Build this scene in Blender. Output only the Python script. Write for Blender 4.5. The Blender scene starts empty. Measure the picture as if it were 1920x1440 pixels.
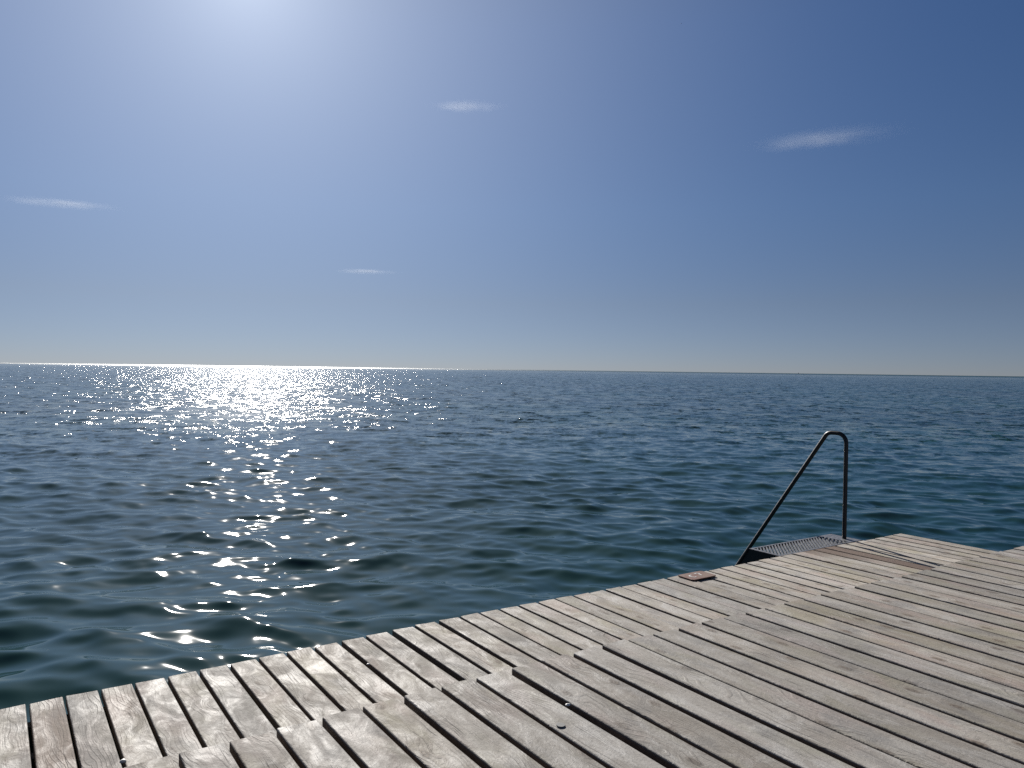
import bpy, bmesh, math, random
import numpy as np
from mathutils import Vector, Matrix, Quaternion

random.seed(7)
rng = np.random.default_rng(11)
scene = bpy.context.scene
COL = scene.collection
R = math.radians

# ------------------------------------------------------------------ camera
WATER_Z = 0.0
DECK_Z = 0.75                    # top of the low step of the deck
STEP = 0.422                     # the platform is this much higher
EYE = 1.70                       # camera above the low step
CAM = Vector((0, 0, DECK_Z + EYE))
PITCH, ROLL = R(-1.075), R(0.775)
YAW = R(33.85)                   # deck edge against the view

cam = bpy.data.cameras.new('camera')
cam.sensor_width = 36.0
cam.lens = 36.0 * 1450.0 / 1920.0
cam.clip_start = 0.05
cam.clip_end = 60000
cam_o = bpy.data.objects.new('camera', cam)
COL.objects.link(cam_o)
X = Vector((1, 0, 0)); UPP = Vector((0, -math.sin(PITCH), math.cos(PITCH))); FWD = Vector((0, math.cos(PITCH), math.sin(PITCH)))
right = X * math.cos(ROLL) + UPP * math.sin(ROLL)
up = -X * math.sin(ROLL) + UPP * math.cos(ROLL)
mw = Matrix((right, up, -FWD)).transposed().to_4x4()
mw.translation = CAM
cam_o.matrix_world = mw
scene.camera = cam_o

# ------------------------------------------------------------------ sky, sun, exposure
SUN_AZ, SUN_EL = R(-19.2), R(26.0)
SUN_DIR = Vector((math.sin(SUN_AZ) * math.cos(SUN_EL), math.cos(SUN_AZ) * math.cos(SUN_EL), math.sin(SUN_EL)))
SKY_STRENGTH = 0.055
SKY_TINT = (.50, .645, .79)
HIGH_TINT = (.80, .74, .66)
LOW_TINT = (.380, .370, .455)
HAZE_TINT = (.480, .430, .450)
MID_TINT = (.520, .560, .620)
AUR = (.40 / .08, .11, .215 / .08, .45)      # sharp and broad glow: amount, width in radians
AUR_COL = (.98, 1.02, 1.02)
world = bpy.data.worlds.new("World"); scene.world = world
world.use_nodes = True
wn, wl = world.node_tree.nodes, world.node_tree.links
wn.clear()
sky = wn.new('ShaderNodeTexSky'); sky.sky_type = 'NISHITA'
sky.sun_disc = False
sky.sun_elevation = SUN_EL; sky.sun_rotation = SUN_AZ
sky.altitude = 0; sky.air_density = 0.6; sky.dust_density = 0.0; sky.ozone_density = 3.0
def wmath(op, a, b=None):
    n = wn.new('ShaderNodeMath'); n.operation = op
    for i, x in enumerate((a, b)):
        if isinstance(x, bpy.types.NodeSocket): wl.new(x, n.inputs[i])
        elif x is not None: n.inputs[i].default_value = x
    return n.outputs[0]
def wvec(op, a, b):
    n = wn.new('ShaderNodeVectorMath'); n.operation = op
    for i, x in enumerate((a, b)):
        if isinstance(x, bpy.types.NodeSocket): wl.new(x, n.inputs[i])
        elif op != 'SCALE' or i == 0: n.inputs[i].default_value = x
    return n
wdir = wn.new('ShaderNodeTexCoord').outputs['Generated']
# air colour, then the pale aureole of hazy air round the sun
wz = wn.new('ShaderNodeSeparateXYZ'); wl.new(wdir, wz.inputs[0])
haze_ramp = wn.new('ShaderNodeValToRGB'); wl.new(wz.outputs[2], haze_ramp.inputs[0])
els = haze_ramp.color_ramp.elements
els[0].position = 0.0; els[0].color = LOW_TINT + (1,)
els[1].position = .40; els[1].color = SKY_TINT + (1,)
e = els.new(.085); e.color = HAZE_TINT + (1,)
e = els.new(.20); e.color = MID_TINT + (1,)
rampz = wn.new('ShaderNodeMapRange'); rampz.interpolation_type = 'SMOOTHSTEP'; rampz.inputs['From Min'].default_value = .42; rampz.inputs['From Max'].default_value = .70
wl.new(wz.outputs[2], rampz.inputs['Value'])
tmix2 = wn.new('ShaderNodeMix'); tmix2.data_type = 'VECTOR'
wl.new(rampz.outputs[0], tmix2.inputs[0]); wl.new(haze_ramp.outputs[0], tmix2.inputs[4]); tmix2.inputs[5].default_value = HIGH_TINT
tinted = wvec('MULTIPLY', sky.outputs[0], tmix2.outputs[1]).outputs[0]
theta = wmath('ARCCOSINE', wmath('MINIMUM', wvec('DOT_PRODUCT', wdir, tuple(SUN_DIR)).outputs['Value'], 1.0))
aur = wmath('ADD', wmath('MULTIPLY', wmath('EXPONENT', wmath('MULTIPLY', theta, -1 / AUR[1])), AUR[0]),
            wmath('MULTIPLY', wmath('EXPONENT', wmath('MULTIPLY', wmath('POWER', wmath('DIVIDE', theta, AUR[3]), 2.0), -1.0)), AUR[2]))
acol = wn.new('ShaderNodeVectorMath'); acol.operation = 'SCALE'; acol.inputs[0].default_value = AUR_COL; wl.new(aur, acol.inputs['Scale'])
total = wvec('ADD', tinted, acol.outputs[0]).outputs[0]
bg = wn.new('ShaderNodeBackground'); bg.inputs['Strength'].default_value = SKY_STRENGTH
wo = wn.new('ShaderNodeOutputWorld')
wl.new(total, bg.inputs['Color']); wl.new(bg.outputs[0], wo.inputs['Surface'])

sun = bpy.data.lights.new('sun', 'SUN'); sun.energy = 5.0; sun.angle = R(0.53); sun.color = (1.0, 0.95, 0.88)
sun_o = bpy.data.objects.new('sun', sun); COL.objects.link(sun_o)
sun_o.rotation_euler = SUN_DIR.to_track_quat('Z', 'Y').to_euler()
sun_o.location = SUN_DIR * 50

scene.view_settings.view_transform = 'Standard'
scene.view_settings.look = 'None'
scene.view_settings.exposure = 0.62
scene.view_settings.gamma = 1.0
scene.render.engine = 'CYCLES'
scene.cycles.use_denoising = False
scene.cycles.max_bounces = 6
scene.cycles.glossy_bounces = 3
scene.cycles.sample_clamp_indirect = 4.0
scene.cycles.caustics_reflective = False
scene.cycles.caustics_refractive = False

# ------------------------------------------------------------------ helpers
def tag(o, label=None, cat=None, group=None, kind=None):
    if label: o['label'] = label
    if cat: o['category'] = cat
    if group: o['group'] = group
    if kind: o['kind'] = kind
    return o

def link(name, me, mat, parent=None, smooth=False):
    if mat: me.materials.append(mat)
    if smooth:
        me.polygons.foreach_set('use_smooth', [True] * len(me.polygons))
    o = bpy.data.objects.new(name, me); COL.objects.link(o)
    if parent: o.parent = parent
    return o

def empty(name, loc, rz=0, label=None, cat=None, group=None):
    o = bpy.data.objects.new(name, None); COL.objects.link(o)
    o.empty_display_size = .2
    o.location = loc; o.rotation_euler = (0, 0, rz)
    return tag(o, label, cat, group)

class MB:
    """collects boxes, tubes and profiles into one mesh"""
    def __init__(s): s.v = []; s.f = []; s.sm = []
    def add(s, vs, fs, smooth=False):
        b = len(s.v); s.v += [tuple(p) for p in vs]
        s.f += [tuple(b + i for i in f) for f in fs]; s.sm += [smooth] * len(fs)
    def box(s, lo, hi, M=None):
        x0, y0, z0 = lo; x1, y1, z1 = hi
        vs = [Vector(p) for p in ((x0,y0,z0),(x1,y0,z0),(x1,y1,z0),(x0,y1,z0),(x0,y0,z1),(x1,y0,z1),(x1,y1,z1),(x0,y1,z1))]
        if M: vs = [M @ p for p in vs]
        s.add(vs, [(3,2,1,0),(4,5,6,7),(0,1,5,4),(1,2,6,5),(2,3,7,6),(3,0,4,7)])
    def prism(s, pts, d):
        n = len(pts); d = Vector(d)
        vs = [Vector(p) for p in pts] + [Vector(p) + d for p in pts]
        s.add(vs, [tuple(range(n))[::-1], tuple(range(n, 2*n))] + [(i, (i+1) % n, n + (i+1) % n, n + i) for i in range(n)])
    def tube(s, pts, r, n=16, cap=True):
        pts = [Vector(p) for p in pts]; rings = []
        t0 = (pts[1] - pts[0]).normalized()
        nrm = t0.orthogonal().normalized()
        for i, p in enumerate(pts):
            if i == 0: t = t0
            elif i == len(pts) - 1: t = (pts[i] - pts[i-1]).normalized()
            else: t = ((pts[i+1] - p).normalized() + (p - pts[i-1]).normalized()).normalized()
            nrm = (nrm - t * nrm.dot(t)).normalized(); bn = t.cross(nrm)
            rr = r[i] if isinstance(r, (list, tuple)) else r
            rings.append([p + (nrm * math.cos(2*math.pi*k/n) + bn * math.sin(2*math.pi*k/n)) * rr for k in range(n)])
        vs = [q for rg in rings for q in rg]
        fs = [(i*n+k, i*n+(k+1) % n, (i+1)*n+(k+1) % n, (i+1)*n+k) for i in range(len(pts)-1) for k in range(n)]
        s.add(vs, fs, True)
        if cap:
            s.add(rings[0], [tuple(range(n))[::-1]]); s.add(rings[-1], [tuple(range(n))])
    def build(s, name, mat, parent=None):
        me = bpy.data.meshes.new(name); me.from_pydata(s.v, [], s.f); me.update()
        me.polygons.foreach_set('use_smooth', s.sm)
        return link(name, me, mat, parent)

class NT:
    """small node builder"""
    def __init__(s, name):
        s.m = bpy.data.materials.new(name); s.m.use_nodes = True
        s.n = s.m.node_tree.nodes; s.l = s.m.node_tree.links
        s.bsdf = s.n['Principled BSDF']; s.out = s.n['Material Output']
    def put(s, sock, val):
        if isinstance(val, bpy.types.NodeSocket): s.l.new(val, sock)
        elif val is not None: sock.default_value = val
    def math(s, op, a, b=None, c=None, clamp=False):
        n = s.n.new('ShaderNodeMath'); n.operation = op; n.use_clamp = clamp
        for i, x in enumerate((a, b, c)):
            if x is not None: s.put(n.inputs[i], x)
        return n.outputs[0]
    def vmath(s, op, a, b=None, scale=None):
        n = s.n.new('ShaderNodeVectorMath'); n.operation = op
        s.put(n.inputs[0], a)
        if b is not None: s.put(n.inputs[1], b)
        if scale is not None: s.put(n.inputs['Scale'], scale)
        return n.outputs['Value'] if op in ('LENGTH', 'DOT_PRODUCT', 'DISTANCE') else n.outputs[0]
    def attr(s, name, out='Fac'):
        n = s.n.new('ShaderNodeAttribute'); n.attribute_name = name; return n.outputs[out]
    def noise(s, vec, scale, detail=2.0, rough=.5, dist=0.0, out='Fac', dim='3D'):
        n = s.n.new('ShaderNodeTexNoise'); n.noise_dimensions = dim
        s.put(n.inputs['Vector'], vec); n.inputs['Scale'].default_value = scale
        n.inputs['Detail'].default_value = detail; n.inputs['Roughness'].default_value = rough
        n.inputs['Distortion'].default_value = dist
        return n.outputs[out]
    def ramp(s, fac, lo, hi, a=0.0, b=1.0, kind='SMOOTHSTEP'):
        n = s.n.new('ShaderNodeMapRange'); n.interpolation_type = kind
        s.put(n.inputs['Value'], fac)
        for k, x in zip(('From Min', 'From Max', 'To Min', 'To Max'), (lo, hi, a, b)): s.put(n.inputs[k], x)
        return n.outputs[0]
    def mix(s, fac, a, b, mode='MIX'):
        n = s.n.new('ShaderNodeMix'); n.data_type = 'RGBA'; n.blend_type = mode
        s.put(n.inputs['Factor'], fac); s.put(n.inputs['A'], a); s.put(n.inputs['B'], b)
        return n.outputs['Result'] if False else n.outputs[2]
    def xyz(s, x, y, z):
        n = s.n.new('ShaderNodeCombineXYZ')
        for i, q in enumerate((x, y, z)): s.put(n.inputs[i], q)
        return n.outputs[0]
    def sep(s, v):
        n = s.n.new('ShaderNodeSeparateXYZ'); s.put(n.inputs[0], v); return n.outputs
    def bump(s, h, strength, dist, normal=None):
        n = s.n.new('ShaderNodeBump'); s.put(n.inputs['Height'], h)
        n.inputs['Strength'].default_value = strength; n.inputs['Distance'].default_value = dist
        if normal is not None: s.put(n.inputs['Normal'], normal)
        return n.outputs[0]

def mixfix():
    # the colour sockets of the Mix node are found by type, not by name
    def mix(s, fac, a, b, mode='MIX'):
        n = s.n.new('ShaderNodeMix'); n.data_type = 'RGBA'; n.blend_type = mode
        s.put(n.inputs[0], fac); s.put(n.inputs[6], a); s.put(n.inputs[7], b)
        return n.outputs[2]
    NT.mix = mix
mixfix()

# ------------------------------------------------------------------ materials
def wood_material():
    t = NT('weathered_wood')
    g = t.attr('grain', 'Vector')            # across the board, along the board, height, all in metres
    seed = t.attr('seed'); stain = t.attr('stain')
    u, v, w = t.sep(g)
    off = t.math('MULTIPLY', seed, 37.0)
    # knots: sparse points, long cells along the board
    kv = t.xyz(t.math('ADD', t.math('MULTIPLY', u, 8.0), off), t.math('ADD', t.math('MULTIPLY', v, 3.6), off), 0.0)
    vo = t.n.new('ShaderNodeTexVoronoi'); vo.voronoi_dimensions = '2D'; vo.feature = 'F1'
    t.put(vo.inputs['Vector'], kv); vo.inputs['Scale'].default_value = 1.0; vo.inputs['Randomness'].default_value = .95
    kd0 = vo.outputs['Distance']
    kr = t.sep(vo.outputs['Color'])[0]       # a random number per knot
    kd = t.math('ADD', kd0, t.math('MULTIPLY', t.math('SUBTRACT', t.noise(g, 30, 2), .5), .08))
    has = t.math('GREATER_THAN', kr, .52)
    knot = t.math('MULTIPLY', t.ramp(kd, .07, .16, 1.0, 0.0), has)
    halo = t.math('MULTIPLY', t.ramp(kd, .08, .50, 1.0, 0.0), has)
    # grain, bent round the knots
    wob = t.math('MULTIPLY', t.math('SUBTRACT', t.noise(t.xyz(u, t.math('MULTIPLY', v, .5), off), 7, 2), .5), .05)
    gu = t.math('ADD', t.math('ADD', u, wob), t.math('MULTIPLY', halo, .022))
    gv = t.xyz(gu, t.math('MULTIPLY', v, .03), off)
    fine = t.noise(gv, 190, 3, .62)
    mid = t.noise(gv, 60, 2, .55)
    broad = t.noise(t.xyz(gu, t.math('MULTIPLY', v, .14), off), 15, 3, .55)
    blot = t.noise(t.xyz(gu, t.math('MULTIPLY', v, .50), off), 9, 4, .66, .9)
    blot2 = t.noise(t.xyz(gu, t.math('MULTIPLY', v, .4), t.math('ADD', off, 9.0)), 5.0, 3, .6, .5)
    speck = t.noise(t.xyz(gu, t.math('MULTIPLY', v, .55), off), 70, 4, .72, .5)
    # flat sawn figure: year rings as long tongues
    warp = t.noise(t.xyz(t.math('MULTIPLY', u, 1.2), t.math('MULTIPLY', v, .42), t.math('ADD', off, 40.0)), 3.2, 2, .5)
    fig = t.math('SINE', t.math('ADD', t.math('MULTIPLY', gu, 260.0), t.math('MULTIPLY', warp, 85.0)))
    has_fig = t.ramp(t.noise(t.xyz(t.math('MULTIPLY', u, .6), t.math('MULTIPLY', v, .25), t.math('ADD', off, 70.0)), 6, 1), .46, .60)
    figl = t.math('MULTIPLY', t.ramp(fig, .35, 1.0), has_fig)
    base = t.mix(t.ramp(broad, .3, .7), (.335, .305, .270, 1), (.455, .430, .395, 1))
    base = t.mix(t.math('MULTIPLY', t.ramp(blot, .47, .66), .75), base, (.545, .525, .495, 1))
    base = t.mix(t.math('MULTIPLY', t.ramp(blot2, .48, .68), .65), base, (.315, .295, .225, 1))
    pink = t.noise(t.xyz(u, t.math('MULTIPLY', v, .35), t.math('ADD', off, 21.0)), 6, 3)
    base = t.mix(t.math('MULTIPLY', t.ramp(pink, .50, .68), .50), base, (.415, .340, .315, 1))
    grey = t.noise(t.xyz(u, t.math('MULTIPLY', v, .45), t.math('ADD', off, 31.0)), 8, 3)
    base = t.mix(t.math('MULTIPLY', t.ramp(grey, .52, .68), .65), base, (.245, .235, .225, 1))
    base = t.mix(t.math('MULTIPLY', t.ramp(fine, .54, .76), .26), base, (.16, .135, .115, 1))
    base = t.mix(t.math('MULTIPLY', t.ramp(mid, .55, .75), .26), base, (.22, .19, .165, 1))
    base = t.mix(t.math('MULTIPLY', figl, .26), base, (.195, .160, .135, 1))
    base = t.mix(t.math('MULTIPLY', t.ramp(speck, .58, .74), .45), base, (.62, .60, .57, 1))
    base = t.mix(t.math('MULTIPLY', t.ramp(speck, .44, .32), .45), base, (.20, .18, .16, 1))
    # thin cracks along the grain
    cr = t.noise(t.xyz(gu, t.math('MULTIPLY', v, .009), t.math('ADD', off, 4.0)), 95, 1, .4)
    crack = t.math('MULTIPLY', t.ramp(t.math('ABSOLUTE', t.math('SUBTRACT', cr, .5)), .0, .012, 1.0, 0.0),
                   t.ramp(t.noise(t.xyz(u, t.math('MULTIPLY', v, .3), t.math('ADD', off, 60.0)), 9, 1), .5, .6))
    base = t.mix(t.math('MULTIPLY', crack, .7), base, (.09, .07, .058, 1))
    rings = t.math('SINE', t.math('MULTIPLY', kd, 95.0))
    kcol = t.mix(t.ramp(rings, -1, 1), (.075, .055, .042, 1), (.27, .225, .185, 1))
    base = t.mix(t.math('MULTIPLY', knot, .85), base, kcol)
    ring = t.math('MULTIPLY', t.math('MULTIPLY', t.ramp(rings, .2, 1.0), halo), .42)
    base = t.mix(ring, base, (.19, .16, .135, 1))
    # tone of each board, with the far grazing sheen put into its value
    sv = t.n.new('ShaderNodeHueSaturation'); t.put(sv.inputs['Color'], base)
    s2 = t.math('FRACT', t.math('MULTIPLY', seed, 7.31)); s3 = t.math('FRACT', t.math('MULTIPLY', seed, 13.7))
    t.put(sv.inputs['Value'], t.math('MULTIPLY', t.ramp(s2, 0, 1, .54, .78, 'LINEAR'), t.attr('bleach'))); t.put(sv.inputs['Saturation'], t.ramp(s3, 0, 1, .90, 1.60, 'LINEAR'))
    base = sv.outputs[0]
    # brown stain (old wet wood, a browner board)
    stn = t.math('MULTIPLY', stain, t.ramp(t.math('ADD', t.math('MULTIPLY', blot, .8), t.math('MULTIPLY', stain, .6)), .45, .8), clamp=True)
    brown = t.mix(t.ramp(mid, .3, .7), (.085, .052, .036, 1), (.135, .088, .062, 1))
    base = t.mix(stn, base, brown)
    # the sawn sides are a darker brown than the top
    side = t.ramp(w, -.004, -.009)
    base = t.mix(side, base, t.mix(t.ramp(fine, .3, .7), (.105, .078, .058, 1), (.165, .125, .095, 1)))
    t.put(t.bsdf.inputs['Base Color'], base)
    t.put(t.bsdf.inputs['Roughness'], t.ramp(blot, .3, .7, .85, .62))
    t.bsdf.inputs['Specular IOR Level'].default_value = .5
    h = t.math('ADD', t.math('MULTIPLY', fine, .5), t.math('MULTIPLY', mid, .6))
    h = t.math('ADD', h, t.math('MULTIPLY', crack, -1.0))
    h = t.math('ADD', h, t.math('MULTIPLY', knot, .5))
    h = t.math('ADD', h, t.math('MULTIPLY', blot, 1.1))
    h = t.math('ADD', h, t.math('MULTIPLY', speck, 1.2))
    h = t.math('ADD', h, t.math('MULTIPLY', figl, .5))
    t.put(t.bsdf.inputs['Normal'], t.bump(h, 0.75, .003))
    return t.m

def beam_material():
    t = NT('dark_wet_timber')
    tc = t.n.new('ShaderNodeTexCoord').outputs['Object']
    n = t.noise(tc, 9, 4, .6)
    t.put(t.bsdf.inputs['Base Color'], t.mix(t.ramp(n, .3, .7), (.035, .028, .022, 1), (.09, .075, .06, 1)))
    t.bsdf.inputs['Roughness'].default_value = .75
    return t.m

def steel_material(name, c, rough, metal=0.9):
    t = NT(name)
    tc = t.n.new('ShaderNodeTexCoord').outputs['Object']
    n = t.noise(tc, 35, 4, .6)
    lo = tuple(x * .75 for x in c) + (1,); hi = tuple(min(1, x * 1.2) for x in c) + (1,)
    t.put(t.bsdf.inputs['Base Color'], t.mix(t.ramp(n, .3, .7), lo, hi))
    t.bsdf.inputs['Metallic'].default_value = metal
    t.put(t.bsdf.inputs['Roughness'], t.ramp(n, .3, .7, rough - .08, rough + .1))
    t.put(t.bsdf.inputs['Normal'], t.bump(n, .15, .002))
    return t.m

def rust_material():
    t = NT('rusty_plate')
    tc = t.n.new('ShaderNodeTexCoord').outputs['Object']
    n = t.noise(tc, 14, 5, .65); n2 = t.noise(tc, 60, 3)
    c = t.mix(t.ramp(n, .35, .65), (.13, .050, .034, 1), (.17, .105, .075, 1))
    c = t.mix(t.math('MULTIPLY', t.ramp(n2, .55, .7), .4), c, (.08, .05, .04, 1))
    t.put(t.bsdf.inputs['Base Color'], c)
    t.bsdf.inputs['Roughness'].default_value = .6; t.bsdf.inputs['Metallic'].default_value = .0
    t.put(t.bsdf.inputs['Normal'], t.bump(n2, .3, .001))
    return t.m

def paint_material(name, c, rough=.5):
    t = NT(name)
    tc = t.n.new('ShaderNodeTexCoord').outputs['Object']
    n = t.noise(tc, 60, 3)
    t.put(t.bsdf.inputs['Base Color'], t.mix(t.ramp(n, .3, .75), tuple(x * .8 for x in c) + (1,), c + (1,)))
    t.bsdf.inputs['Roughness'].default_value = rough
    return t.m

def water_material():
    t = NT('sea_water')
    geo = t.n.new('ShaderNodeNewGeometry')
    rip = t.attr('ripple')                   # rms slope of the waves too short for the mesh at this spot
    px, py, pz = t.sep(geo.outputs['Position'])
    pv = t.xyz(px, py, 0.0)
    # the shortest ripples as slopes: noise fields give the two slope components
    a = t.vmath('SUBTRACT', t.noise(pv, 7.0, 2, .6, .3, out='Color'), (.5, .5, .5))
    b = t.vmath('SUBTRACT', t.noise(pv, 1.5, 2, .6, .3, out='Color'), (.5, .5, .5))
    s = t.vmath('ADD', t.vmath('SCALE', a, scale=.7), b)
    gust = t.ramp(t.noise(pv, .25, 3, .6), .35, .65, .45, 1.4)
    s = t.vmath('SCALE', s, scale=t.math('MULTIPLY', gust, t.math('ADD', t.math('MULTIPLY', rip, 5.2), .03)))
    sx, sy, _ = t.sep(s)
    n = t.vmath('NORMALIZE', t.vmath('ADD', geo.outputs['Normal'], t.xyz(sx, sy, 0.0)))
    t.put(t.bsdf.inputs['Normal'], n)
    depth = t.noise(pv, .035, 3, .55)
    t.put(t.bsdf.inputs['Base Color'], t.mix(t.ramp(depth, .35, .65), (.009, .035, .035, 1), (.011, .049, .047, 1)))
    t.put(t.bsdf.inputs['Roughness'], t.math('MAXIMUM', t.math('SQRT', t.math('MULTIPLY', t.attr('blur'), 1.3)), .042))
    t.bsdf.inputs['IOR'].default_value = 1.333
    t.bsdf.inputs['Specular IOR Level'].default_value = .5
    return t.m

M_WOOD = wood_material(); M_BEAM = beam_material()
M_RAIL = steel_material('dark_steel_tube', (.028, .028, .030), .48, .5)
M_GRATE = steel_material('galvanised_grating', (.20, .205, .22), .5, .7)
M_PLATE = rust_material()
M_WHITE = paint_material('white_plastic', (.75, .74, .70), .4)
M_GREY = paint_material('grey_disc', (.16, .16, .155), .6)
M_WATER = water_material()

# ------------------------------------------------------------------ water
def build_water():
    th_d = np.radians(np.arange(-50, 50.001, .095))
    th_c = np.radians(np.arange(52, 308.1, 2.0))
    th = np.concatenate([th_d, th_c]).astype(np.float32)
    rs = [.4]
    while rs[-1] < 700:
        r = rs[-1]; rs.append(r + min(max(r * r / 4000, .020), .30 + .0006 * r))
    while rs[-1] < 45000:
        rs.append(rs[-1] * 1.06)
    rs = np.array(rs, np.float32); dr = np.gradient(rs)
    nr, nt = len(rs), len(th)
    # directional wave spectrum
    N = 220
    lam = np.exp(rng.uniform(np.log(.16), np.log(12.0), N)); lam.sort()
    k = 2 * np.pi / lam
    head = R(188) + rng.normal(0, R(33), N)            # travel direction, measured like azimuth
    dx, dy = np.sin(head), np.cos(head)
    slope = .0200 * np.exp(-.5 * (np.log(lam / .66) / .66) ** 2) + .0034
    amp = slope / k * np.exp(rng.normal(0, .25, N))
    ph = rng.uniform(0, 2 * np.pi, N)
    Q = .62
    co = np.empty((nr * nt, 3), np.float32); rip = np.empty(nr * nt, np.float32)
    st, ct = np.sin(th), np.cos(th)
    wide = np.radians(np.where(np.arange(nt) < len(th_d), .095, 2.0)).astype(np.float32)
    for i in range(nr):
        x = rs[i] * st; y = rs[i] * ct
        X_ = x.copy(); Y_ = y.copy(); Z_ = np.zeros_like(x); miss = np.zeros_like(x)
        for c in range(N):
            wr = np.clip((lam[c] / dr[i] - 2.2) / 1.2, 0, 1)
            if wr <= 0:
                miss += (amp[c] * k[c]) ** 2 / 2; continue
            wt = np.clip((lam[c] / (rs[i] * wide) - 2.2) / 1.2, 0, 1) * wr
            a = amp[c] * wt
            miss += (amp[c] * k[c]) ** 2 / 2 * (1 - wt ** 2)
            p = k[c] * (dx[c] * x + dy[c] * y) + ph[c]
            Z_ += a * np.sin(p)
            q = Q * a * np.cos(p)
            X_ += q * dx[c]; Y_ += q * dy[c]
        s = slice(i * nt, (i + 1) * nt)
        co[s, 0] = X_; co[s, 1] = Y_; co[s, 2] = Z_ + WATER_Z
        shel = np.clip((rs[i] - 20) / 17, 0, 1)      # calm by the deck, more wind further out
        rip[s] = np.sqrt(miss + (.23 * shel * shel * (3 - 2 * shel)) ** 2)
    ii = np.arange(nr - 1)[:, None] * nt; jj = np.arange(nt)[None, :]; j2 = (jj + 1) % nt
    F = np.stack([ii + jj, ii + nt + jj, ii + nt + j2, ii + j2], -1).reshape(-1, 4)
    F = F[:, ::-1]
    me = bpy.data.meshes.new('water')
    me.vertices.add(len(co)); me.vertices.foreach_set('co', co.ravel())
    me.loops.add(F.size); me.loops.foreach_set('vertex_index', F.ravel().astype(np.int32))
    me.polygons.add(len(F)); me.polygons.foreach_set('loop_start', (np.arange(len(F)) * 4).astype(np.int32))
    me.polygons.foreach_set('use_smooth', np.ones(len(F), bool))
    far = np.repeat(np.clip((rs - 1500) / 3000, 0, 1) * .2, nt).astype(np.float32)
    at = me.attributes.new('ripple', 'FLOAT', 'POINT'); at.data.foreach_set('value', (rip * np.sqrt(1 - far)).astype(np.float32))
    at = me.attributes.new('blur', 'FLOAT', 'POINT'); at.data.foreach_set('value', (rip * np.sqrt(far) + .0070 * np.repeat(np.clip((rs - 22) / 20, 0, 1), nt)).astype(np.float32))
    me.update(calc_edges=True)
    print('water verts', len(co), 'rms slope', math.sqrt(float(((amp * k) ** 2).sum() / 2)))
    return tag(link('water', me, M_WATER), kind='structure')
build_water()

# ------------------------------------------------------------------ the bathing deck
LOW_U = [0.15, 0.308, 0.468, 0.628, 0.793, 0.956, 1.125, 1.287, 1.451, 1.62, 1.794, 1.963, 2.153, 2.318, 2.498, 2.661, 2.822, 2.993, 3.154, 3.321, 3.477, 3.641, 3.792, 3.957, 4.121, 4.283, 4.435, 4.604, 4.767, 4.93, 5.093, 5.252, 5.42, 5.605, 5.762, 5.927, 6.09, 6.263, 6.414, 6.581, 6.743, 6.918, 7.106, 7.262, 7.423, 7.596, 7.761, 7.93]
LOW_V = [4.507, 4.507, 4.507, 4.507, 4.51, 4.515, 4.521, 4.525, 4.529, 4.532, 4.538, 4.547, 4.557, 4.564, 4.569, 4.571, 4.57, 4.57, 4.567, 4.564, 4.559, 4.556, 4.553, 4.551, 4.549, 4.546, 4.543, 4.539, 4.536, 4.532, 4.529, 4.529, 4.532, 4.536, 4.538, 4.539, 4.538, 4.538, 4.536, 4.532, 4.529, 4.527, 4.528, 4.528, 4.526, 4.524, 4.524, 4.527]
UP_U = [0.506, 0.668, 0.831, 0.996, 1.158, 1.332, 1.498, 1.664, 1.848, 2.005, 2.18, 2.354, 2.515, 2.68, 2.842, 3.005, 3.167, 3.336, 3.495, 3.648, 3.813, 3.978, 4.133, 4.303, 4.465, 4.627, 4.794, 4.964, 5.129, 5.299, 5.469, 5.636, 5.8, 5.963]
UP_V = [2.692, 2.693, 2.696, 2.7, 2.706, 2.712, 2.718, 2.721, 2.723, 2.725, 2.727, 2.727, 2.725, 2.721, 2.716, 2.713, 2.709, 2.705, 2.701, 2.696, 2.691, 2.688, 2.685, 2.683, 2.679, 2.675, 2.672, 2.671, 2.672, 2.672, 2.671, 2.669, 2.668, 2.667]
def extend(U, V, lo, hi):
    U, V = list(U), list(V)
    while U[0] > lo: U.insert(0, U[0] - .162 - random.uniform(-.004, .006)); V.insert(0, V[0])
    while U[-1] < hi: U.append(U[-1] + .164 + random.uniform(-.005, .008)); V.append(V[-1])
    return U, V

BW, BT = .145, .045
PROFILE = []
for cx, a0 in ((BW - .006, 0), (.006, 90)):
    for q in range(4):
        a = R(a0 + q * 30); PROFILE.append((cx + .006 * math.cos(a), -.006 + .006 * math.sin(a)))
PROFILE = PROFILE[:4] + [(BW * .75, 0), (BW * .5, 0), (BW * .25, 0)] + PROFILE[4:] + [(0, -BT + .003), (.003, -BT), (BW - .003, -BT), (BW, -BT + .003)]

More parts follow.
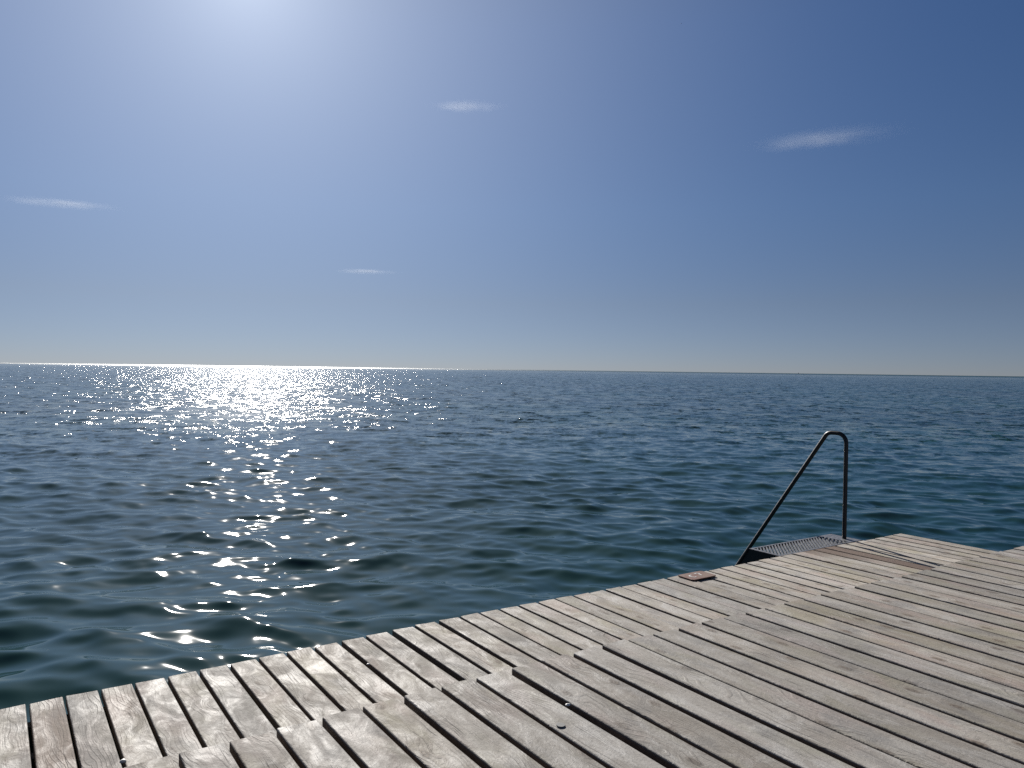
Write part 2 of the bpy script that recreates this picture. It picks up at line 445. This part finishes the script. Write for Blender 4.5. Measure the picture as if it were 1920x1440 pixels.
class Boards:
    def __init__(s): s.v = []; s.f = []; s.g = []; s.s = []; s.st = []; s.b = []
    def add(s, u0, v0, v1, z, stain=None, seed=None, bleach=1.0):
        seed = random.random() if seed is None else seed
        nseg = max(6, int((v1 - v0) / .14)); np_ = len(PROFILE); b = len(s.v)
        cup = random.uniform(-.35, .35); tw = random.uniform(-.006, .006); dz = random.uniform(-.0022, .0022)
        p1, p2, a1 = random.uniform(0, 6), random.uniform(0, 6), random.uniform(.0006, .002)
        skew = random.uniform(-.006, .006)
        for j in range(nseg + 1):
            tt = j / nseg; v = v0 + (v1 - v0) * tt
            for x, zz in PROFILE:
                xc = x - BW / 2
                du = a1 * math.sin(1.9 * v + p1)
                dzz = dz + cup * xc * xc + tw * xc * (tt - .5) * 4 + a1 * .7 * math.sin(2.3 * v + p2)
                ve = v + (skew * xc / BW * 2 if j in (0, nseg) else 0)
                s.v.append((u0 + x + du, ve, z + zz + dzz))
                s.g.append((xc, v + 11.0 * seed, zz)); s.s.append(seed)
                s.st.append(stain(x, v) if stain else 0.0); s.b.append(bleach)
        for j in range(nseg):
            for q in range(np_):
                r0 = b + j * np_; q2 = (q + 1) % np_
                s.f.append((r0 + q2, r0 + q, r0 + np_ + q, r0 + np_ + q2))
        s.f.append(tuple(b + q for q in range(np_)))
        s.f.append(tuple(b + nseg * np_ + q for q in reversed(range(np_))))
    def build(s, name, parent):
        me = bpy.data.meshes.new(name); me.from_pydata(s.v, [], s.f)
        a = me.attributes.new('grain', 'FLOAT_VECTOR', 'POINT'); a.data.foreach_set('vector', np.array(s.g, np.float32).ravel())
        a = me.attributes.new('seed', 'FLOAT', 'POINT'); a.data.foreach_set('value', np.array(s.s, np.float32))
        a = me.attributes.new('stain', 'FLOAT', 'POINT'); a.data.foreach_set('value', np.array(s.st, np.float32))
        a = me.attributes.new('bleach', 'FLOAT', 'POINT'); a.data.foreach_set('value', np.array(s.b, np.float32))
        me.update()
        return link(name, me, M_WOOD, parent)

# the deck's own axes: x along the edge, y out to sea, z = 0 on top of the low step
deck = empty('bathing_deck', (0, 0, DECK_Z), YAW, 'weathered grey wooden bathing deck stepping down to the sea', 'deck')
step_b, plat_b = Boards(), Boards()
U, V = extend(LOW_U, LOW_V, -3.2, 7.8)
S = lambda a, b, x: max(0., min(1., (x - a) / (b - a)))
def stain_for(u):
    if abs(u - .15) < .01: return lambda x, v: .75 * S(4.46, 4.34, v)
    if abs(u - .308) < .01: return lambda x, v: .42 * S(4.28, 4.18, v)
    if abs(u - .468) < .01: return lambda x, v: .60 * S(4.44, 4.40, v) * S(3.9, 4.12, v)
    if abs(u - 6.581) < .01: return lambda x, v: 1.0 * S(3.75, 4.3, v)
    if abs(u - 6.414) < .01: return lambda x, v: .9 * S(4.05, 4.5, v)
    return None
for u, v in zip(U, V):
    if abs(u - 6.743) < .01: continue
    step_b.add(u, 2.50, v + random.uniform(-.003, .003), 0, stain_for(u), bleach=.72 + .62 * S(1.5, 6.5, u))  # painted lighter towards the ladder end, in place of grazing sheen
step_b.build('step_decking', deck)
bb = Boards(); bb.add(6.745, 2.50, 4.529, 0, lambda x, v: 1.0)
tag(bb.build('board', deck), 'dark brown board between the grey ones')
U, V = extend(UP_U, UP_V, -3.4, 10.5)
for u, v in zip(U, V):
    plat_b.add(u, -2.4, v + random.uniform(-.003, .003), STEP, bleach=.80 + .26 * S(1.5, 5.5, u))  # weaker painted sheen along the platform boards
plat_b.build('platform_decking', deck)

def beam(name, lo, hi, mat=None):
    m = MB(); m.box(lo, hi); return m.build(name, mat or M_BEAM, deck)
zt = -BT - .004
for y in (2.75, 3.42, 3.98):
    beam('joist', (-3.2, y, zt - .145), (8.05, y + .06, zt))
beam('joist', (-3.2, 4.34, zt - .17), (8.05, 4.40, zt))
for y in (-2.2, -1.5, -.8, -.1, .6, 1.3, 2.0):
    beam('joist', (-3.4, y, STEP + zt - .17), (10.6, y + .06, STEP + zt))
beam('riser', (-3.4, 2.585, -.03 + .05), (10.6, 2.63, STEP + zt))  # unseen plank wall, added to block light below the platform
beam('riser', (-3.4, 2.44, -.85), (10.6, 2.48, STEP + zt))  # second unseen wall, added to keep the platform gaps dark
for x in (-2.6, -.4, 1.8, 4.0, 6.2, 7.8):
    m = MB(); m.tube([(x, 4.12, -2.2), (x, 4.12, zt - .15)], .11, 18); m.build('piling', M_BEAM, deck)
for x in (-2.6, -.4, 1.8, 4.0, 6.2, 8.4, 10.2):
    m = MB(); m.tube([(x, 2.2, -2.2), (x, 2.2, STEP + zt - .18)], .12, 18); m.build('piling', M_BEAM, deck)

# ------------------------------------------------------------------ the bathing ladder beside the deck
def deck_pt(u, v, z):
    c, s = math.cos(YAW), math.sin(YAW)
    return Vector((c * u - s * v, s * u + c * v, DECK_Z + z))
LU, LV = 6.08, 4.56
lad = empty('bathing_ladder', deck_pt(LU, LV, 0), YAW, 'dark metal bathing stair with one bent handrail and slatted landing at deck edge', 'ladder')
L = lambda u, v, z: (u - LU, v - LV, z)
def fillet(pts, rads, n=8):
    pts = [Vector(p) for p in pts]; out = [pts[0]]
    for i in range(1, len(pts) - 1):
        p, a, b = pts[i], (pts[i-1] - pts[i]).normalized(), (pts[i+1] - pts[i]).normalized()
        ang = a.angle(b); d = rads[i-1] / math.tan(ang / 2)
        A, B = p + a * d, p + b * d
        c = p + (a + b).normalized() * (rads[i-1] / math.sin(ang / 2))
        ca, cb = A - c, B - c; tot = ca.angle(cb); ax = ca.cross(cb).normalized()
        for q in range(n + 1):
            out.append(c + Quaternion(ax, tot * q / n) @ ca)
    out.append(pts[-1]); return out
rail = MB()
RU = 7.31
rail.tube(fillet([L(RU, 4.692, -.045), L(RU, 4.692, 1.080), L(RU, 4.905, 1.084), L(RU, 6.30, -.92)], [.10, .09], 10), .0215, 18)
rail_o = rail.build('handrail', M_RAIL, lad)
m = MB()
m.tube([L(RU, 4.692, -.040), L(RU, 4.692, -.022)], .045, 18); m.build('base_flange', M_RAIL, rail_o)
# landing: frame plus slanting slats
z0, z1 = -.035, -.002
fr = MB()
U0, U1, V0, V1 = 6.08, 7.40, 4.552, 4.905
fr.box(L(U0, V0, z0), L(U1, V0 + .025, z1)); fr.box(L(U0, V1 - .025, z0), L(U1, V1, z1))
fr.box(L(U0, V0 + .025, z0), L(U0 + .035, V1 - .025, z1)); fr.box(L(7.20, V0 + .025, z0), L(U1, V1 - .025, z1))
landing = fr.build('landing', M_GRATE, lad)
sl = MB()
dirv = Vector((-.331, -.312, 0)).normalized(); per = Vector((-dirv.y, dirv.x, 0)); wv = .0062
ui0, ui1, vi0, vi1 = U0 + .036, 7.199, V0 + .026, V1 - .026
q = ui0 + .01
while q < ui1 + .33:
    # slat centre line crosses v = vi1 at u = q ; clip it to the opening
    ts = [0.0, (vi0 - vi1) / dirv.y]
    t0, t1 = 0.0, ts[1]
    if dirv.x < 0:
        t0 = max(t0, (ui1 - q) / dirv.x if q > ui1 else 0.0); t1 = min(t1, (ui0 - q) / dirv.x)
    if t1 - t0 > .02:
        A = Vector((q, vi1, 0)) + dirv * t0; B = Vector((q, vi1, 0)) + dirv * t1
        pts = [A - per * wv, A + per * wv, B + per * wv, B - per * wv]
        sl.prism([L(p.x, p.y, z0 + .008) for p in pts], (0, 0, .024))
    q += .0445
sl.build('slats', M_GRATE, landing)
# stringers, treads and legs going down to the water, straight out from the deck
SL = 1.47
for uu in (U0 - .008, U1 + .0):
    m = MB()
    m.prism([L(uu, V0 - .004, -.003), L(uu, V1, -.003), L(uu, V1 + 1.6 / SL, -1.603), L(uu, V1 + 1.6 / SL - .34, -1.603), L(uu, V0 + .10, -.62), L(uu, V0 - .004, -.62)], (.007, 0, 0))
    m.prism([L(uu - .012, V1 + .002, .0), L(uu - .012, V1 + .002 + 1.6 / SL, -1.6), L(uu - .012, V1 - .006 + 1.6 / SL, -1.607), L(uu - .012, V1 - .006, -.007)], (.030, 0, 0))
    m.build('stringer', M_RAIL, lad)
for i in range(5):
    zt_ = -.23 * (i + 1); vt = V1 + (-zt_) / SL - .20
    m = MB()
    for k in range(6): m.box(L(U0 + .004, vt + .034 * k, zt_ - .026), L(U1 - .004, vt + .022 + .034 * k, zt_))
    m.build('tread', M_GRATE, lad)
for uu in (6.12, 7.36):
    m = MB(); m.tube([L(uu, 4.60, -2.2), L(uu, 4.60, -.037)], .025, 12); m.build('leg', M_RAIL, lad)

# ------------------------------------------------------------------ brown metal plate with white marks on the deck edge
PU, PV = 4.85, 4.437
plate = empty('metal_plate', deck_pt(PU, PV, .004), YAW, 'flat rusty brown metal plate with white marks on deck edge', 'plate')
bm = bmesh.new()
bmesh.ops.create_cube(bm, size=1.0, matrix=Matrix.Translation((0, 0, .006)) @ Matrix.Diagonal((.284, .176, .009, 1)))
bmesh.ops.bevel(bm, geom=[e for e in bm.edges if abs((e.verts[0].co - e.verts[1].co).z) > .005], offset=.012, segments=4, affect='EDGES')
bmesh.ops.bevel(bm, geom=[e for e in bm.edges if e.calc_face_angle(0) > 1.2], offset=.0015, segments=2, affect='EDGES')
me = bpy.data.meshes.new('sheet'); bm.to_mesh(me); bm.free()
sheet = link('sheet', me, M_PLATE, plate)
def stroke(pts, w, zb=.0107):
    m = MB(); n = len(pts)
    vs = []
    for i, p in enumerate(pts):
        p = Vector(p); a = Vector(pts[max(0, i-1)]); b = Vector(pts[min(n-1, i+1)])
        d = (b - a).normalized(); q = Vector((-d.y, d.x)) * w / 2
        vs += [(p.x - q.x, p.y - q.y, zb), (p.x + q.x, p.y + q.y, zb), (p.x - q.x, p.y - q.y, zb + .0012), (p.x + q.x, p.y + q.y, zb + .0012)]
    fs = []
    for i in range(n - 1):
        o = 4 * i
        fs += [(o+2, o+3, o+7, o+6), (o, o+4, o+5, o+1), (o, o+2, o+6, o+4), (o+1, o+5, o+7, o+3)]
    fs += [(0, 1, 3, 2), (4*n-4, 4*n-2, 4*n-1, 4*n-3)]
    m.add(vs, fs); return m
arc = lambda cx, cy, r, a0, a1, n=9, ry=None: [(cx + r * math.cos(R(a0 + (a1 - a0) * i / n)), cy + (ry or r) * math.sin(R(a0 + (a1 - a0) * i / n))) for i in range(n + 1)]
stroke(arc(-.055, -.005, .026, 60, 300, 10, .030), .012).build('mark', M_WHITE, plate)
stroke([(.012, .040), (.040, .046), (.052, .030), (.040, .004), (.034, -.020)], .012).build('mark', M_WHITE, plate)

# ------------------------------------------------------------------ small things lying on the deck
def blob(name, loc, sx, sy, sz, mat, label, cat, group=None, rz=0):
    bm = bmesh.new(); bmesh.ops.create_icosphere(bm, subdivisions=3, radius=1)
    for v in bm.verts:
        c = v.co; k = 1 + .10 * math.sin(3 * c.x + 2 * c.y) + .06 * math.sin(5 * c.y + loc.x)
        v.co = Vector((c.x * sx * k, c.y * sy * k, max(c.z, -.55) * sz))
    me = bpy.data.meshes.new(name); bm.to_mesh(me); bm.free()
    o = link(name, me, mat, None, True); o.location = loc; o.rotation_euler = (0, 0, rz)
    return tag(o, label, cat, group)
G = 'white bits caught in the deck gaps'  # small white bits taken for board spacers and screw heads
blob('white_pebble', deck_pt(1.822, 2.305, STEP + .001), .011, .007, .005, M_WHITE, 'small white oval pebble in a platform gap beside the grey disc', 'pebble', G, .4)
blob('white_pebble', deck_pt(1.785, 4.10, .001), .010, .007, .005, M_WHITE, 'tiny white pebble in a step gap at mid deck, behind the platform edge', 'pebble', G, .2)
blob('white_pebble', deck_pt(.462, 3.64, .000), .014, .012, .009, M_WHITE, 'bright white pebble in a step gap at the lower left, beside brown stained boards', 'pebble', G, .2)
disc = MB(); disc.tube([(0, 0, 0), (0, 0, .0025)], [.0165, .0155], 28)
o = disc.build('grey_disc', M_GREY); o.location = deck_pt(1.695, 2.183, STEP + .0015)
o.rotation_euler = (R(1), R(1), 0)
tag(o, 'flat grey round disc lying on a platform board below white pebble', 'disc')

# ------------------------------------------------------------------ far things: boat on the horizon, bird, clouds
def ray_dir(px, py):
    x = (px - 960) / 1450; y = -(py - 720) / 1450
    return (right * x + up * y + FWD).normalized()
def far_boat():
    az = math.atan2(ray_dir(1497, 697).x, ray_dir(1497, 697).y); d = 5200
    b = empty('sailing_boat', (math.sin(az) * d, math.cos(az) * d, 0), R(35), 'tiny sailing boat far out on the horizon above handrail', 'boat')
    h = MB()
    sec = [(-4.5, .9, .9), (-2, 1.4, .95), (1.5, 1.35, 1.05), (4.8, .08, 1.3)]
    vs, fs = [], []
    for x, w, t in sec: vs += [(x, -w, t), (x, -w * .6, -.3), (x, w * .6, -.3), (x, w, t)]
    for i in range(3):
        o = 4 * i; fs += [(o, o+1, o+5, o+4), (o+1, o+2, o+6, o+5), (o+2, o+3, o+7, o+6), (o+3, o, o+4, o+7)]
    fs += [(3, 2, 1, 0), (12, 13, 14, 15)]
    h.add(vs, fs); h.build('hull', paint_material('boat_hull', (.10, .11, .13)), b)
    m = MB(); m.tube([(.6, 0, 1), (.6, 0, 9.2)], .07, 8); m.build('mast', M_RAIL, b)
    s = MB(); s.prism([(.5, 0, 1.9), (-3.6, .3, 1.9), (.5, 0, 9.0)], (0, .03, 0)); s.prism([(.75, 0, 8.6), (.8, .2, 1.6), (4.6, 0, 1.4)], (0, .03, 0))
    s.build('sail', paint_material('sail_cloth', (.30, .31, .33)), b)
far_boat()

def bird():
    me = bpy.data.meshes.new('bird')
    vs = [(0, .20, 0), (0, .13, .01), (0, 0, 0), (0, -.14, 0), (0, -.24, .005),
          (-.12, .05, .05), (-.30, .02, .06), (-.46, -.07, .02), (.12, .05, .05), (.30, .02, .06), (.46, -.07, .02)]
    me.from_pydata(vs, [(0, 1), (1, 2), (2, 3), (3, 4), (2, 5), (5, 6), (6, 7), (2, 8), (8, 9), (9, 10)], [])
    o = link('bird', me, paint_material('bird_plumage', (.10, .10, .11)))
    sk = o.modifiers.new('body', 'SKIN')
    for d, r in zip(me.skin_vertices[0].data, [(.012, .012), (.035, .035), (.055, .055), (.035, .03), (.04, .008), (.05, .016), (.05, .012), (.012, .006), (.05, .016), (.05, .012), (.012, .006)]):
        d.radius = r
    me.skin_vertices[0].data[2].use_root = True
    o.modifiers.new('smooth', 'SUBSURF').levels = 1
    o.location = CAM + ray_dir(1277, 44) * 260
    o.rotation_euler = (R(10), R(-25), R(70))
    tag(o, 'tiny dark bird flying high in the blue sky', 'bird')
bird()

def cloud_material(name, seed, dens):
    m = bpy.data.materials.new(name); m.use_nodes = True
    t = NT.__new__(NT); t.m = m; t.n = m.node_tree.nodes; t.l = m.node_tree.links
    t.n.clear(); out = t.n.new('ShaderNodeOutputMaterial')
    tc = t.n.new('ShaderNodeTexCoord').outputs['Object']
    mp = t.vmath('ADD', tc, (seed * 3.1, seed * 1.7, seed * .9))
    x, y, z = t.sep(tc)
    n1 = t.noise(t.vmath('MULTIPLY', mp, (1.5, 1.0, .7)), 1.6, 4, .6, .3)
    # thicker at one end, thinning to the other; soft edges everywhere
    rr = t.vmath('LENGTH', t.xyz(x, y, t.math('ADD', z, t.math('MULTIPLY', t.math('SUBTRACT', n1, .5), .6))))
    body = t.ramp(rr, .15, .98, 1.0, 0.0)
    d = t.math('MULTIPLY', t.math('MULTIPLY', body, body), t.ramp(n1, .28, .72))
    d = t.math('MULTIPLY', d, t.ramp(x, -1.0, 1.0, 1.2, .45))
    pv = t.n.new('ShaderNodeVolumePrincipled')
    pv.inputs['Color'].default_value = (.50, .55, .64, 1)
    pv.inputs['Anisotropy'].default_value = .3
    t.l.new(t.math('MULTIPLY', d, dens * 2.6), pv.inputs['Density'])
    t.l.new(pv.outputs[0], out.inputs['Volume'])
    return m

def cloud(px, py, wpx, hpx, tilt, dens, seed, label):
    d = 4200.0; dr = ray_dir(px, py); c = CAM + dr * d
    sx, sz = wpx / 1450 * d / 2, hpx / 1450 * d / 2
    bm = bmesh.new(); bmesh.ops.create_icosphere(bm, subdivisions=4, radius=1.0)
    me = bpy.data.meshes.new('wispy_cloud'); bm.to_mesh(me); bm.free()
    o = link('wispy_cloud', me, cloud_material('cloud_vapour_%d' % seed, seed, dens))
    o.location = c; o.scale = (sx, sx * .35, sz)
    o.rotation_euler = Matrix(((1,0,0),(0,1,0),(0,0,1))).to_euler()
    o.rotation_euler = (0, -tilt, -math.atan2(dr.x, dr.y))
    tag(o, label, 'cloud', 'thin clouds in the blue sky')
cloud(1550, 258, 330, 40, R(1.6), .0013, 1, 'broadest faint streak of cloud in the deep blue sky above the handrail')
cloud(877, 199, 185, 24, R(1.0), .0030, 2, 'short white cloud wisp beside the bright sun glow')
cloud(120, 382, 235, 19, R(.9), .0034, 3, 'thin flat cloud streak low beside the sky edge, left of the sun glow')
cloud(690, 509, 155, 12, R(0), .0055, 4, 'smallest cloud wisp, just above the sea horizon')
